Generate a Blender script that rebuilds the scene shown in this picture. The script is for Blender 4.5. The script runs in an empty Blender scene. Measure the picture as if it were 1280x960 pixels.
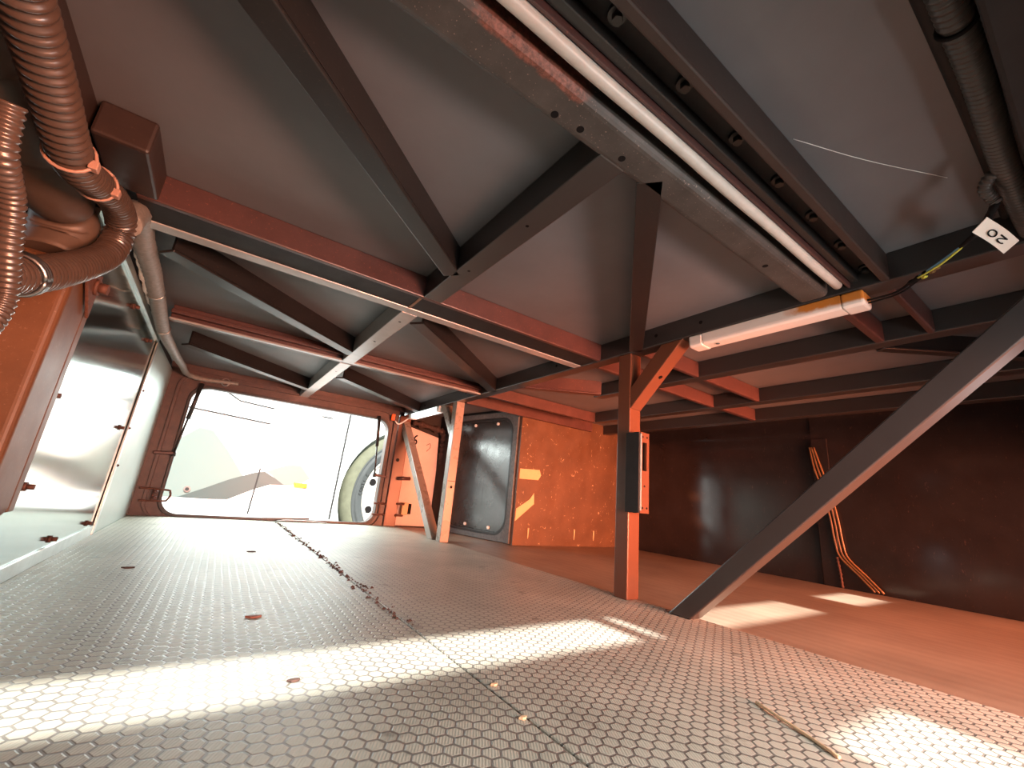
import bpy, bmesh, math, random
from mathutils import Vector, Matrix
random.seed(7)
S = 0.21                      # one drawing unit of the bay in metres
SC = bpy.context.scene
COL = SC.collection

# ------------------------------------------------------------------ camera
cam_d = bpy.data.cameras.new('camera'); cam = bpy.data.objects.new('camera', cam_d); COL.objects.link(cam)
SC.camera = cam
cam_d.sensor_fit = 'HORIZONTAL'; cam_d.sensor_width = 36.0
cam_d.lens = 36.0 * 526.438 / 1280.0
cam_d.clip_start = 0.01; cam_d.clip_end = 200
yaw, pitch, roll = (math.radians(a) for a in (33.8871, 15.1595, 5.3225))
fwd = Vector((math.sin(yaw)*math.cos(pitch), math.cos(yaw)*math.cos(pitch), math.sin(pitch)))
rt = Vector((math.cos(yaw), -math.sin(yaw), 0)); up = rt.cross(fwd)
r2 = math.cos(roll)*rt + math.sin(roll)*up; u2 = -math.sin(roll)*rt + math.cos(roll)*up
m = Matrix((r2, u2, -fwd)).transposed().to_4x4(); m.translation = Vector((0, 0, 1.0))*S
cam.matrix_world = m

# ------------------------------------------------------------------ exposure, sky, sun, daylight
SC.view_settings.view_transform = 'Standard'; SC.view_settings.look = 'None'
SC.view_settings.gamma = 1.0; SC.view_settings.use_curve_mapping = False
SC.view_settings.exposure = 0.08
W = bpy.data.worlds.new('sky'); SC.world = W; W.use_nodes = True
bg = W.node_tree.nodes['Background']; bg.inputs['Color'].default_value = (0.86, 0.95, 1.0, 1); bg.inputs['Strength'].default_value = 2.6
sun_d = bpy.data.lights.new('sun', 'SUN'); sun = bpy.data.objects.new('sun', sun_d); COL.objects.link(sun)
sun_d.energy = 17.0; sun_d.angle = math.radians(1.9); sun_d.color = (1.0, 0.97, 0.91)
SUN_EL = 43.0
sd = Vector((0.0, math.cos(math.radians(SUN_EL)), -math.sin(math.radians(SUN_EL))))
sun.rotation_euler = sd.to_track_quat('-Z', 'Y').to_euler(); sun.location = (0, -4, 5)
def area(name, loc, to, sx, sy, power, col, spread=180):
    d = bpy.data.lights.new(name, 'AREA'); o = bpy.data.objects.new(name, d); COL.objects.link(o)
    d.shape = 'RECTANGLE'; d.size = sx*S; d.size_y = sy*S; d.energy = power; d.color = col; d.spread = math.radians(spread)
    o.location = Vector(loc)*S
    o.rotation_euler = (Vector(to)-Vector(loc)).to_track_quat('-Z', 'Y').to_euler()
    return o
# area lamps standing in for sunlight bounced in by the bus's orange paintwork
area('daylight_near_doorway', (6.6, -3.0, 0.8), (6.9, 8.0, 1.2), 7.6, 1.7, 42.0, (1.0, 0.28, 0.13), 66)
area('orange_fill_left', (2.2, -2.6, 1.0), (-1.2, 3.3, 2.0), 2.0, 1.4, 4.0, (1.0, 0.27, 0.08), 50)  # second orange lamp, added to light the hoses and post cover

# fill lamps added at the far doorway and the camera's own, imitating open sky
area('sky_fill_far', (1.4, 13.9, 3.9), (1.6, 6.0, 0.6), 6.0, 2.2, 40.0, (0.88, 1.0, 0.96))
area('sky_fill_near', (2.6, -1.9, 1.4), (0.4, 5.0, 0.6), 3.2, 1.4, 14.0, (0.96, 1.0, 0.97))

# ------------------------------------------------------------------ materials
def lin(r, g, b):
    f = lambda c: ((c/255+0.055)/1.055)**2.4 if c > 10 else c/255/12.92
    return (f(r), f(g), f(b), 1)
class NT:
    def __init__(s, name):
        s.m = bpy.data.materials.new(name); s.m.use_nodes = True
        s.t = s.m.node_tree; s.b = s.t.nodes['Principled BSDF']
    def n(s, kind, **kw):
        x = s.t.nodes.new(kind)
        for k, v in kw.items(): setattr(x, k, v)
        return x
    def l(s, a, b): s.t.links.new(a, b)
    def val(s, sock, v):
        if hasattr(v, 'is_output'): s.l(v, sock)
        else: sock.default_value = v
    def math(s, op, a, b=0.0, c=0.0):
        x = s.n('ShaderNodeMath', operation=op); s.val(x.inputs[0], a); s.val(x.inputs[1], b); s.val(x.inputs[2], c); return x.outputs[0]
    def vmath(s, op, a, b=(0, 0, 0)):
        x = s.n('ShaderNodeVectorMath', operation=op); s.val(x.inputs[0], a); s.val(x.inputs[1], b); return x
    def coord(s): return s.n('ShaderNodeTexCoord').outputs['Object']
    def noise(s, scale, detail=4, rough=0.6, vec=None, stretch=None):
        v = vec or s.coord()
        if stretch:
            mp = s.n('ShaderNodeMapping'); s.l(v, mp.inputs['Vector']); mp.inputs['Scale'].default_value = stretch; v = mp.outputs[0]
        x = s.n('ShaderNodeTexNoise'); s.l(v, x.inputs['Vector']); x.inputs['Scale'].default_value = scale
        x.inputs['Detail'].default_value = detail; x.inputs['Roughness'].default_value = rough
        return x.outputs['Fac']
    def ramp(s, fac, stops):
        x = s.n('ShaderNodeValToRGB'); s.l(fac, x.inputs['Fac']); e = x.color_ramp.elements
        while len(e) < len(stops): e.new(0.5)
        for i, (p, c) in enumerate(stops): e[i].position = p; e[i].color = c if len(c) == 4 else (*c, 1)
        return x.outputs['Color']
    def mix(s, fac, a, b):
        x = s.n('ShaderNodeMix', data_type='RGBA'); s.val(x.inputs['Factor'], fac); s.val(x.inputs[6], a); s.val(x.inputs[7], b); return x.outputs[2]
    def bump(s, h, strength=0.3, dist=0.002):
        x = s.n('ShaderNodeBump'); s.l(h, x.inputs['Height']); x.inputs['Strength'].default_value = strength; x.inputs['Distance'].default_value = dist
        s.l(x.outputs[0], s.b.inputs['Normal'])
def mat(name, col, rough=0.5, metal=0.0, var=0.18, scale=30.0, bump=0.1, spec=0.5, dust=0.0, dustcol=(150, 120, 105), stretch=None):
    k = NT(name); c = k.noise(scale, 5, 0.65, stretch=stretch)
    lo = tuple(x*(1-var) for x in col[:3]); hi = tuple(min(1, x*(1+var)) for x in col[:3])
    out = k.ramp(c, [(0.3, lo), (0.7, hi)])
    if dust:
        d = k.noise(scale*9, 3, 0.7); f = k.ramp(d, [(0.62, (0, 0, 0)), (0.74, (dust, dust, dust))])
        out = k.mix(f, out, lin(*dustcol))
    k.l(out, k.b.inputs['Base Color'])
    r = k.ramp(k.noise(scale*0.6, 3), [(0.3, (rough*0.93,)*3), (0.7, (min(1, rough*1.07),)*3)]); k.l(r, k.b.inputs['Roughness'])
    k.b.inputs['Metallic'].default_value = metal; k.b.inputs['Specular IOR Level'].default_value = spec
    if bump: k.bump(k.noise(scale*5, 3), bump, 0.001)
    return k.m
def rubber(name):
    k = NT(name); co = k.coord()
    P = 0.078*S
    mp = k.n('ShaderNodeMapping'); k.l(co, mp.inputs['Vector']); mp.inputs['Rotation'].default_value = (0, 0, math.radians(31)); mp.inputs['Scale'].default_value = (1/P, 1/P, 0)
    p = k.vmath('ADD', mp.outputs[0], (500, 500*1.7320508, 0)).outputs[0]
    r = (1.0, 1.7320508, 1.0); hr = (0.5, 0.8660254, 0)
    a = k.vmath('SUBTRACT', k.vmath('MODULO', p, r).outputs[0], hr).outputs[0]
    b = k.vmath('SUBTRACT', k.vmath('MODULO', k.vmath('ADD', p, hr).outputs[0], r).outputs[0], hr).outputs[0]
    def flat(v): return k.vmath('MULTIPLY', v, (1, 1, 0)).outputs[0]
    a, b = flat(a), flat(b)
    la = k.vmath('LENGTH', a).outputs['Value']; lb = k.vmath('LENGTH', b).outputs['Value']
    sel = k.math('LESS_THAN', la, lb)
    mx = k.n('ShaderNodeMix', data_type='VECTOR'); k.l(sel, mx.inputs['Factor']); k.l(b, mx.inputs[4]); k.l(a, mx.inputs[5]); g = mx.outputs[1]
    ag = k.vmath('ABSOLUTE', g).outputs[0]
    d1 = k.vmath('DOT_PRODUCT', ag, (0.5, 0.8660254, 0)).outputs['Value']
    sx = k.n('ShaderNodeSeparateXYZ'); k.l(ag, sx.inputs[0])
    hd = k.math('MAXIMUM', d1, sx.outputs[0])                 # 0 centre .. 0.5 edge
    ms = k.n('ShaderNodeMapRange', interpolation_type='SMOOTHSTEP'); k.l(hd, ms.inputs[0]); ms.inputs[1].default_value = 0.39; ms.inputs[2].default_value = 0.46
    ms.inputs[3].default_value = 1.0; ms.inputs[4].default_value = 0.0
    hexm = ms.outputs[0]
    sy = k.n('ShaderNodeSeparateXYZ'); k.l(mp.outputs[0], sy.inputs[0])
    ribs = k.math('SINE', k.math('MULTIPLY', sy.outputs[0], 38.0))
    h = k.math('MULTIPLY', hexm, k.math('ADD', k.math('MULTIPLY', ribs, 0.10), 0.8))
    dirt = k.noise(5, 6, 0.65); fine = k.noise(420, 3, 0.7)
    c1 = k.ramp(dirt, [(0.3, lin(154, 152, 139)), (0.7, lin(186, 183, 168))])
    grout = k.ramp(dirt, [(0.3, lin(100, 95, 89)), (0.7, lin(124, 119, 112))])
    c = k.mix(hexm, grout, c1)
    sp = k.ramp(fine, [(0.64, (0, 0, 0)), (0.72, (0.7, 0.7, 0.7))]); c = k.mix(sp, c, lin(165, 155, 142))
    st = k.ramp(k.noise(11, 4, 0.7), [(0.62, (0, 0, 0)), (0.70, (0.55, 0.55, 0.55))]); c = k.mix(st, c, lin(70, 66, 58))
    k.l(c, k.b.inputs['Base Color'])
    rr = k.n('ShaderNodeMapRange'); k.l(hexm, rr.inputs[0]); rr.inputs[3].default_value = 0.36; rr.inputs[4].default_value = 0.48
    k.l(rr.outputs[0], k.b.inputs['Roughness'])
    k.b.inputs['Specular IOR Level'].default_value = 0.5
    k.bump(h, 0.6, 0.0012)
    return k.m
def plywood(name, c0, c1, rough, scale=1.0, speck=0.5):
    k = NT(name); co = k.coord()
    mp = k.n('ShaderNodeMapping'); k.l(co, mp.inputs['Vector']); mp.inputs['Scale'].default_value = (3*scale, 0.8*scale, 3*scale)
    w = k.n('ShaderNodeTexWave'); k.l(mp.outputs[0], w.inputs['Vector']); w.inputs['Scale'].default_value = 2.6; w.inputs['Distortion'].default_value = 9.0; w.inputs['Detail'].default_value = 3.0; w.inputs['Detail Scale'].default_value = 1.2
    big = k.noise(3.0, 5, 0.6)
    f = k.math('ADD', k.math('MULTIPLY', w.outputs['Fac'], 0.09), k.math('MULTIPLY', big, 0.91))
    c = k.ramp(f, [(0.3, c0), (0.72, c1)])
    sp = k.ramp(k.noise(300, 2, 0.6), [(0.66, (0, 0, 0)), (0.72, (speck,)*3)])
    c = k.mix(sp, c, lin(170, 150, 135)); k.l(c, k.b.inputs['Base Color']); k.b.inputs['Roughness'].default_value = rough
    k.bump(k.noise(90, 4, 0.7), 0.12, 0.001)
    return k.m
def scratched(name, col, rough, metal=0.0, scr=(190, 130, 95), amt=0.55, spec=0.5):
    k = NT(name); co = k.coord()
    c = k.ramp(k.noise(6, 6, 0.65), [(0.3, tuple(x*0.75 for x in col[:3])), (0.7, tuple(min(1, x*1.25) for x in col[:3]))])
    v1 = k.noise(16, 2, 0.5, stretch=(1, 5, 0.7)); v2 = k.noise(40, 3, 0.75)
    lines = k.ramp(k.math('ABSOLUTE', k.math('SUBTRACT', v1, 0.5)), [(0.0, (amt,)*3), (0.012, (0, 0, 0))])
    mask = k.ramp(v2, [(0.56, (0, 0, 0)), (0.66, (1, 1, 1))])
    f = k.math('MULTIPLY', lines, mask)
    spk = k.ramp(k.noise(150, 3, 0.7), [(0.69, (0, 0, 0)), (0.75, (amt,)*3)])
    f = k.math('MAXIMUM', f, spk)
    c = k.mix(f, c, lin(*scr)); k.l(c, k.b.inputs['Base Color'])
    r = k.ramp(k.noise(14, 5, 0.6), [(0.3, (rough*0.75,)*3), (0.7, (rough*1.25,)*3)]); k.l(r, k.b.inputs['Roughness'])
    k.b.inputs['Metallic'].default_value = metal; k.b.inputs['Specular IOR Level'].default_value = spec
    k.bump(k.noise(60, 3), 0.05, 0.001)
    return k.m
def rusty(name, col):
    """black paint with a rust streak along one stretch of the beam's near lower edge"""
    k = NT(name); co = k.coord(); sx = k.n('ShaderNodeSeparateXYZ'); k.l(co, sx.inputs[0])
    x = k.math('ADD', sx.outputs[0], 0.0); y = sx.outputs[1]; n = k.noise(26, 5, 0.7)
    base = k.ramp(k.noise(20, 5), [(0.3, tuple(v*0.7 for v in col[:3])), (0.7, tuple(min(1, v*1.4) for v in col[:3]))])
    sp = k.ramp(k.noise(330, 2, 0.6), [(0.66, (0, 0, 0)), (0.72, (0.6, 0.6, 0.6))]); base = k.mix(sp, base, lin(165, 140, 125))
    def sm(v, a, b, lo=0.0, hi=1.0):
        q = k.n('ShaderNodeMapRange', interpolation_type='SMOOTHSTEP'); k.l(v, q.inputs[0]); q.inputs[1].default_value = a; q.inputs[2].default_value = b; q.inputs[3].default_value = lo; q.inputs[4].default_value = hi; return q.outputs[0]
    my = sm(y, -0.105*S, -0.02*S, 1.0, 0.0)
    mxx = k.math('MULTIPLY', sm(x, -1.2*S, -0.95*S), sm(x, -0.45*S, -0.3*S, 1.0, 0.0))
    f = k.math('MULTIPLY', my, mxx); f = sm(k.math('ADD', f, k.math('MULTIPLY', k.math('SUBTRACT', n, 0.5), 1.8)), 0.35, 0.72)
    f = k.math('MULTIPLY', f, mxx)
    rust = k.ramp(k.noise(160, 4, 0.7), [(0.3, lin(52, 26, 18)), (0.7, lin(138, 84, 70))])
    k.l(k.mix(f, base, rust), k.b.inputs['Base Color']); k.b.inputs['Roughness'].default_value = 0.5
    k.bump(k.noise(200, 3), 0.2, 0.001)
    return k.m
def lampcover(name):
    k = NT(name); sx = k.n('ShaderNodeSeparateXYZ'); k.l(k.coord(), sx.inputs[0])
    n = k.noise(30, 5, 0.65)
    q = k.n('ShaderNodeMapRange', interpolation_type='SMOOTHSTEP'); k.l(sx.outputs[1], q.inputs[0]); q.inputs[1].default_value = 0.78*S; q.inputs[2].default_value = 0.30*S
    q2 = k.n('ShaderNodeMapRange', interpolation_type='SMOOTHSTEP'); k.l(sx.outputs[2], q2.inputs[0]); q2.inputs[1].default_value = -0.14*S; q2.inputs[2].default_value = -0.03*S
    f = k.math('MULTIPLY', k.math('MULTIPLY', q.outputs[0], q2.outputs[0]), k.math('MULTIPLY', n, 2.0))
    f2 = k.ramp(f, [(0.25, (0, 0, 0)), (0.6, (0.95, 0.95, 0.95))])
    c = k.mix(f2, lin(226, 214, 205), lin(205, 120, 20)); k.l(c, k.b.inputs['Base Color']); k.b.inputs['Roughness'].default_value = 0.35
    return k.m
M = dict(
    rubber=rubber('hexagon_rubber'),
    ply=plywood('floor_plywood', lin(124, 106, 90), lin(162, 142, 122), 0.42),
    ceil=mat('ceiling_board', lin(102, 101, 103), 0.5, 0, 0.12, 4, 0.06, 0.5, 0.12, (120, 112, 106)),
    alu=mat('aluminium_sheet', lin(150, 163, 158), 0.13, 1.0, 0.06, 8, 0.0),
    alusoft=mat('dull_aluminium', lin(165, 178, 174), 0.45, 0.55, 0.06, 8, 0.0),
    aluedge=mat('aluminium_edge', lin(190, 196, 194), 0.35, 1.0, 0.1, 30, 0.1),
    black=mat('black_paint', lin(32, 29, 28), 0.36, 0, 0.15, 25, 0.06, 0.5, 0.2),
    matblack=mat('matt_black', lin(30, 28, 28), 0.65, 0, 0.3, 25, 0.2, 0.3),
    grey=mat('grey_steel_paint', lin(50, 47, 46), 0.3, 0, 0.06, 25, 0.0, 0.6, 0.0),
    pale=mat('far_lit_steel_paint', lin(150, 150, 148), 0.25, 0, 0.06, 25, 0.03, 0.7, 0.1),  # steel paint lightened to carry the far doorway's light on bar undersides
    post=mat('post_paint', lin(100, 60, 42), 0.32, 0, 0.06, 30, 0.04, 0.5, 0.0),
    litpost=mat('far_lit_post_paint', lin(140, 128, 118), 0.28, 0, 0.06, 30, 0.0, 0.6, 0.0),  # post paint lightened for far parts, far doorway light put into the colour
    brown=mat('red_brown_paint', lin(72, 47, 44), 0.4, 0, 0.2, 22, 0.1, 0.5, 0.3, (190, 110, 80)),
    darkbrown=mat('dark_brown_paint', lin(50, 38, 34), 0.45, 0, 0.15, 22, 0.1, 0.4, 0.1),
    framebrown=mat('frame_brown_paint', lin(64, 46, 41), 0.4, 0, 0.35, 30, 0.25, 0.5, 0.5, (190, 90, 50)),
    wallbrown=scratched('scratched_brown_wall', lin(40, 36, 36), 0.13, scr=(120, 90, 75), amt=0.4),
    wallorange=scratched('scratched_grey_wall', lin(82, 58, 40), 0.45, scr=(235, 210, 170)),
    hatch=scratched('black_hatch_sheet', lin(46, 49, 50), 0.2, 0.0, (110, 118, 122), 0.15, 0.8),
    hatchframe=mat('hatch_frame', lin(92, 96, 98), 0.5, 0.3, 0.3, 60, 0.2),
    seal=mat('rubber_seal', lin(26, 25, 25), 0.4, 0, 0.2, 40, 0.1),
    hose=mat('corrugated_plastic', lin(64, 52, 45), 0.3, 0, 0.12, 60, 0.05, 0.7),
    hoseblack=mat('black_corrugated_plastic', lin(62, 55, 51), 0.42, 0, 0.15, 60, 0.05, 0.5),
    sleeve=mat('grey_cable_sleeve', lin(122, 118, 112), 0.55, 0, 0.25, 120, 0.5),
    duct=mat('padded_wrap', lin(80, 67, 58), 0.5, 0, 0.15, 40, 0.1),
    bronze=mat('bronze_post_paint', lin(92, 62, 42), 0.5, 0, 0.15, 25, 0.1, 0.3, 0.3),
    tie=mat('nylon_tie', lin(150, 118, 104), 0.4, 0, 0.05, 40, 0.0),
    rust=mat('rusty_bolt', lin(88, 56, 44), 0.7, 0.2, 0.4, 200, 0.4),
    steel=mat('bare_steel', lin(150, 150, 150), 0.35, 1.0, 0.1, 50, 0.1),
    pipe=mat('pale_pipe', lin(186, 178, 170), 0.4, 0, 0.1, 40, 0.05),
    white=mat('white_plastic', lin(232, 232, 228), 0.3, 0, 0.03, 20, 0.0),
    lamp=lampcover('stained_lamp_cover'),
    sealant=mat('white_sealant', lin(205, 205, 200), 0.6, 0, 0.2, 200, 0.6),
    panelwhite=mat('pale_panel', lin(188, 178, 174), 0.5, 0, 0.06, 20, 0.05, 0.4, 0.3, (140, 80, 60)),
    fuzzy=mat('torn_rubber', lin(52, 38, 34), 0.8, 0, 0.5, 90, 0.8),
    tape=mat('tan_tape', lin(188, 162, 122), 0.5, 0, 0.06, 30, 0.05),
    ink=mat('black_ink', lin(22, 19, 19), 0.7, 0, 0.0, 10, 0.0, 0.1),
    tag=mat('tag_paper', lin(250, 246, 238), 0.5, 0, 0.02, 30, 0.0),
    coach=mat('white_coach_paint', lin(212, 218, 217), 0.25, 0, 0.01, 3, 0.0),
    greystripe=mat('grey_coach_stripe', lin(56, 70, 69), 0.4, 0, 0.02, 3, 0.0),
    palestripe=mat('pale_coach_stripe', lin(98, 112, 108), 0.4, 0, 0.02, 3, 0.0),
    gap=mat('panel_gap', lin(22, 22, 22), 0.7, 0, 0.0, 10, 0.0),
    amber=mat('amber_marker', lin(250, 170, 10), 0.25, 0, 0.03, 60, 0.0),
    tyre=mat('tyre_rubber', lin(58, 62, 62), 0.7, 0, 0.1, 30, 0.1),
    arch=mat('dusty_tread', lin(92, 94, 76), 0.8, 0, 0.15, 20, 0.2),
    rim=mat('rim_paint', lin(210, 206, 196), 0.4, 0, 0.05, 20, 0.0),
    blue=mat('blue_wire', lin(90, 140, 170), 0.4, 0, 0.0, 10, 0.0),
    yellow=mat('yellow_green_wire', lin(190, 185, 70), 0.4, 0, 0.0, 10, 0.0),
    orange=mat('orange_bus_paint', lin(225, 95, 35), 0.3, 0, 0.03, 10, 0.0),
    asphalt=mat('asphalt', lin(120, 116, 112), 0.9, 0, 0.2, 12, 0.3),
    straw=mat('dry_straw', lin(226, 190, 150), 0.6, 0, 0.1, 80, 0.0),
    leaf=mat('dry_leaf', lin(150, 90, 70), 0.7, 0, 0.2, 80, 0.1),
    dirt=mat('dark_dirt', lin(74, 52, 44), 0.9, 0, 0.3, 90, 0.3),
    cable=mat('amber_cable', lin(118, 84, 50), 0.4, 0, 0.2, 60, 0.1),
)
M['lit'] = M['white'].copy(); M['lit'].name = 'lit_lamp_cover'
_b = M['lit'].node_tree.nodes['Principled BSDF']; _b.inputs['Emission Color'].default_value = (0.88, 1.0, 0.98, 1); _b.inputs['Emission Strength'].default_value = 1.3
M['bigbeam'] = rusty('black_beam_with_rust', lin(62, 57, 54))

# ------------------------------------------------------------------ mesh helpers (drawing units -> metres on build)
class MB:
    def __init__(s): s.v = []; s.f = []; s.sm = []
    def add(s, vs, fs, smooth=False):
        o = len(s.v); s.v += [Vector(p) for p in vs]; s.f += [tuple(i+o for i in f) for f in fs]; s.sm += [smooth]*len(fs); return s
    def box(s, x0, x1, y0, y1, z0, z1):
        vs = [(x, y, z) for z in (z0, z1) for y in (y0, y1) for x in (x0, x1)]
        return s.add(vs, [(0, 2, 3, 1), (4, 5, 7, 6), (0, 1, 5, 4), (2, 6, 7, 3), (0, 4, 6, 2), (1, 3, 7, 5)])
    def prism(s, poly, off):
        """poly: planar loop of 3-D points, extruded by vector off"""
        n = len(poly); off = Vector(off); a = [Vector(p) for p in poly]
        nrm = Vector((0, 0, 0))
        for i in range(n): nrm += (a[i]-a[0]).cross(a[(i+1) % n]-a[0])
        if nrm.dot(off) > 0: a = a[::-1]
        vs = a + [p+off for p in a]
        fs = [tuple(range(n)), tuple(range(2*n-1, n-1, -1))] + [((i+1) % n, i, i+n, (i+1) % n+n) for i in range(n)]
        return s.add(vs, fs)
    def obox(s, p, q, w, h, side):
        """bar from p to q; w across along side, h up along (axis x side)"""
        p, q = Vector(p), Vector(q); a = (q-p).normalized(); sd = (Vector(side) - a*Vector(side).dot(a)).normalized(); u = a.cross(sd)
        c = [p + sd*i*w/2 + u*j*h/2 for i, j in ((-1, -1), (1, -1), (1, 1), (-1, 1))]
        return s.prism(c, q-p)
    def cyl(s, p, q, r, n=16, r2=None):
        p, q = Vector(p), Vector(q); r2 = r if r2 is None else r2; a = (q-p).normalized()
        t = Vector((0, 0, 1)) if abs(a.z) < 0.9 else Vector((1, 0, 0)); x = a.cross(t).normalized(); y = a.cross(x)
        A = [p+(x*math.cos(2*math.pi*i/n)+y*math.sin(2*math.pi*i/n))*r for i in range(n)]
        B = [q+(x*math.cos(2*math.pi*i/n)+y*math.sin(2*math.pi*i/n))*r2 for i in range(n)]
        o = len(s.v); s.v += A+B
        for i in range(n): s.f.append((o+i, o+i+n, o+(i+1) % n+n, o+(i+1) % n)); s.sm.append(True)
        s.f.append(tuple(o+i for i in range(n))); s.f.append(tuple(o+n+i for i in reversed(range(n)))); s.sm += [False, False]
        return s
    def tube(s, path, rad, n=14, cap=True):
        """path: dense list of points; rad: function(arc length, fraction)"""
        P = [Vector(p) for p in path]; L = [0]
        for i in range(1, len(P)): L.append(L[-1]+(P[i]-P[i-1]).length)
        t0 = (P[1]-P[0]).normalized(); x = t0.orthogonal().normalized(); o = len(s.v)
        for i, p in enumerate(P):
            t = (P[min(i+1, len(P)-1)]-P[max(i-1, 0)]).normalized(); x = (x-t*x.dot(t)).normalized(); y = t.cross(x); r = rad(L[i], L[i]/L[-1])
            s.v += [p+(x*math.cos(2*math.pi*k/n)+y*math.sin(2*math.pi*k/n))*r for k in range(n)]
        for i in range(len(P)-1):
            for k in range(n):
                a = o+i*n+k; b = o+i*n+(k+1) % n; s.f.append((a, b, b+n, a+n)); s.sm.append(True)
        if cap:
            s.f.append(tuple(o+k for k in reversed(range(n)))); s.f.append(tuple(o+(len(P)-1)*n+k for k in range(n))); s.sm += [False, False]
        return s
    def build(s, name, material, parent=None, bevel=0.0, origin=None, seg=2):
        if parent is not None: org = Vector(parent.location)/S
        elif origin is not None: org = Vector(origin)
        else:
            xs = [v.x for v in s.v]; ys = [v.y for v in s.v]; zs = [v.z for v in s.v]
            org = Vector(((min(xs)+max(xs))/2, (min(ys)+max(ys))/2, min(zs)))
        me = bpy.data.meshes.new(name); me.from_pydata([(v-org)*S for v in s.v], [], s.f); me.materials.append(M[material])
        for p, q in zip(me.polygons, s.sm): p.use_smooth = q
        me.update()
        o = bpy.data.objects.new(name, me); COL.objects.link(o)
        if parent is not None: o.parent = parent
        else: o.location = org*S
        if bevel:
            b = o.modifiers.new('bevel', 'BEVEL'); b.width = bevel*S; b.segments = seg; b.limit_method = 'ANGLE'
        return o
def sub(parent_part, o):           # hang a built mesh under a part whose own parent is the thing's empty
    o.parent = parent_part; return o
def curve(pts, step=0.02):
    """Catmull-Rom through pts, evenly sampled"""
    P = [Vector(p) for p in pts]; P = [P[0]*2-P[1]] + P + [P[-1]*2-P[-2]]; out = []
    for i in range(1, len(P)-2):
        a, b, c, d = P[i-1:i+3]; n = max(2, int((c-b).length/step))
        for k in range(n):
            t = k/n
            out.append(0.5*((2*b)+(c-a)*t+(2*a-5*b+4*c-d)*t*t+(-a+3*b-3*c+d)*t**3))
    out.append(P[-2]); return out
def tag(o, label, cat, group=None, kind='thing'):
    o['label'] = label; o['category'] = cat; o['kind'] = kind
    if group: o['group'] = group
    return o
def thing(name, loc, label, cat, group=None):
    o = bpy.data.objects.new(name, None); o.empty_display_size = 0.02; COL.objects.link(o); o.location = Vector(loc)*S
    return tag(o, label, cat, group)
def struct(o): o['kind'] = 'structure'; return o
def rrect(x0, x1, z0, z1, r, n=8):
    out = []
    for cx, cz, a0 in ((x1-r, z1-r, 0), (x0+r, z1-r, 90), (x0+r, z0+r, 180), (x1-r, z0+r, 270)):
        for i in range(n+1):
            a = math.radians(a0+90*i/n); out.append((cx+r*math.cos(a), cz+r*math.sin(a)))
    return out
def ring(mb, outer, inner, y0, y1):
    """plate between two equal-length loops in the XZ plane, from y0 to y1"""
    n = len(outer); A = [(x, y0, z) for x, z in outer]; B = [(x, y0, z) for x, z in inner]; C = [(x, y1, z) for x, z in outer]; D = [(x, y1, z) for x, z in inner]
    fs = []
    for i in range(n):
        j = (i+1) % n
        fs += [(i, j, n+j, n+i), (2*n+j, 2*n+i, 3*n+i, 3*n+j), (n+i, n+j, 3*n+j, 3*n+i), (j, i, 2*n+i, 2*n+j)]
    return mb.add(A+B+C+D, fs)

# ================================================================== THE SHELL
struct(MB().box(-2.4, 10.1, -0.15, 12.0, -0.15, -0.035).build('floor', 'ply'))
struct(MB().box(-2.4, 10.1, -0.15, 12.1, 3.25, 3.35).build('ceiling', 'ceil'))
MB().box(-60, 60, -60, 60, -2.16, -2.10).build('ground', 'asphalt')['kind'] = 'structure'
# brown sheet wall at the right end of the bay, with its far half set a little back
wr = struct(MB().box(9.93, 10.03, -0.15, 3.60, -0.035, 3.25).box(9.96, 10.03, 3.60, 8.55, -0.035, 3.25).build('wall_right', 'wallbrown'))
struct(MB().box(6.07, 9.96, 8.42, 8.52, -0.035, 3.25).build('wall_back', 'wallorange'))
struct(MB().box(-2.3, -2.2, -0.15, 4.2, -0.035, 3.25).box(-2.2, -1.24, 4.5, 4.55, -0.035, 3.25).box(-1.27, -1.215, 4.5, 11.9, -0.035, 3.25).build('wall_left', 'matblack'))
# side of the boxed-in corner, behind the black hatch
hd_ = Vector((-0.1797, 0.9837, 0)); hn = Vector((-0.9837, -0.1797, 0)); HP = Vector((6.07, 8.70, 0))
def hp(t, z, o=0.0): return HP + hd_*t + hn*o + Vector((0, 0, z))
struct(MB().prism([hp(-0.2, -0.035, -0.02), hp(3.25, -0.035, -0.02), hp(3.25, 3.25, -0.02), hp(-0.2, 3.25, -0.02)], -hn*0.06).build('wall_side', 'matblack'))
# far side: the wall with the doorway that looks out on the next coach
inner = rrect(-0.70, 3.82, 0.04, 2.80, 0.34)
outer_ = []
for i, (x, z) in enumerate(inner):
    k = i // 9; outer_.append(((4.06, -1.21, -1.21, 4.06)[k], (3.12, 3.12, -0.035, -0.035)[k]))
fr = struct(ring(MB(), outer_, inner, 11.62, 11.9).build('door_1', 'framebrown', bevel=0.02))
mid = rrect(-0.80, 3.68, -0.0, 2.90, 0.40)
def offs(lp, d):
    cx = sum(p[0] for p in lp)/len(lp); cz = sum(p[1] for p in lp)/len(lp)
    return [(x+(d if x > cx else -d), z+(d if z > cz else -d)) for x, z in lp]
i2 = rrect(-0.74, 3.86, 0.0, 2.84, 0.36); i3 = rrect(-0.68, 3.79, 0.06, 2.78, 0.33)
s_ = ring(MB(), i2, i3, 11.55, 11.62).build('gasket', 'seal', bevel=0.01); s_.location -= fr.location; s_.parent = fr
r1 = rrect(-0.93, 3.92, -0.02, 3.0, 0.3); r0 = rrect(-0.99, 3.97, -0.03, 3.06, 0.32)
s_ = ring(MB(), r0, r1, 11.56, 11.62).build('frame_rib', 'framebrown', bevel=0.01); s_.location -= fr.location; s_.parent = fr
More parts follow.
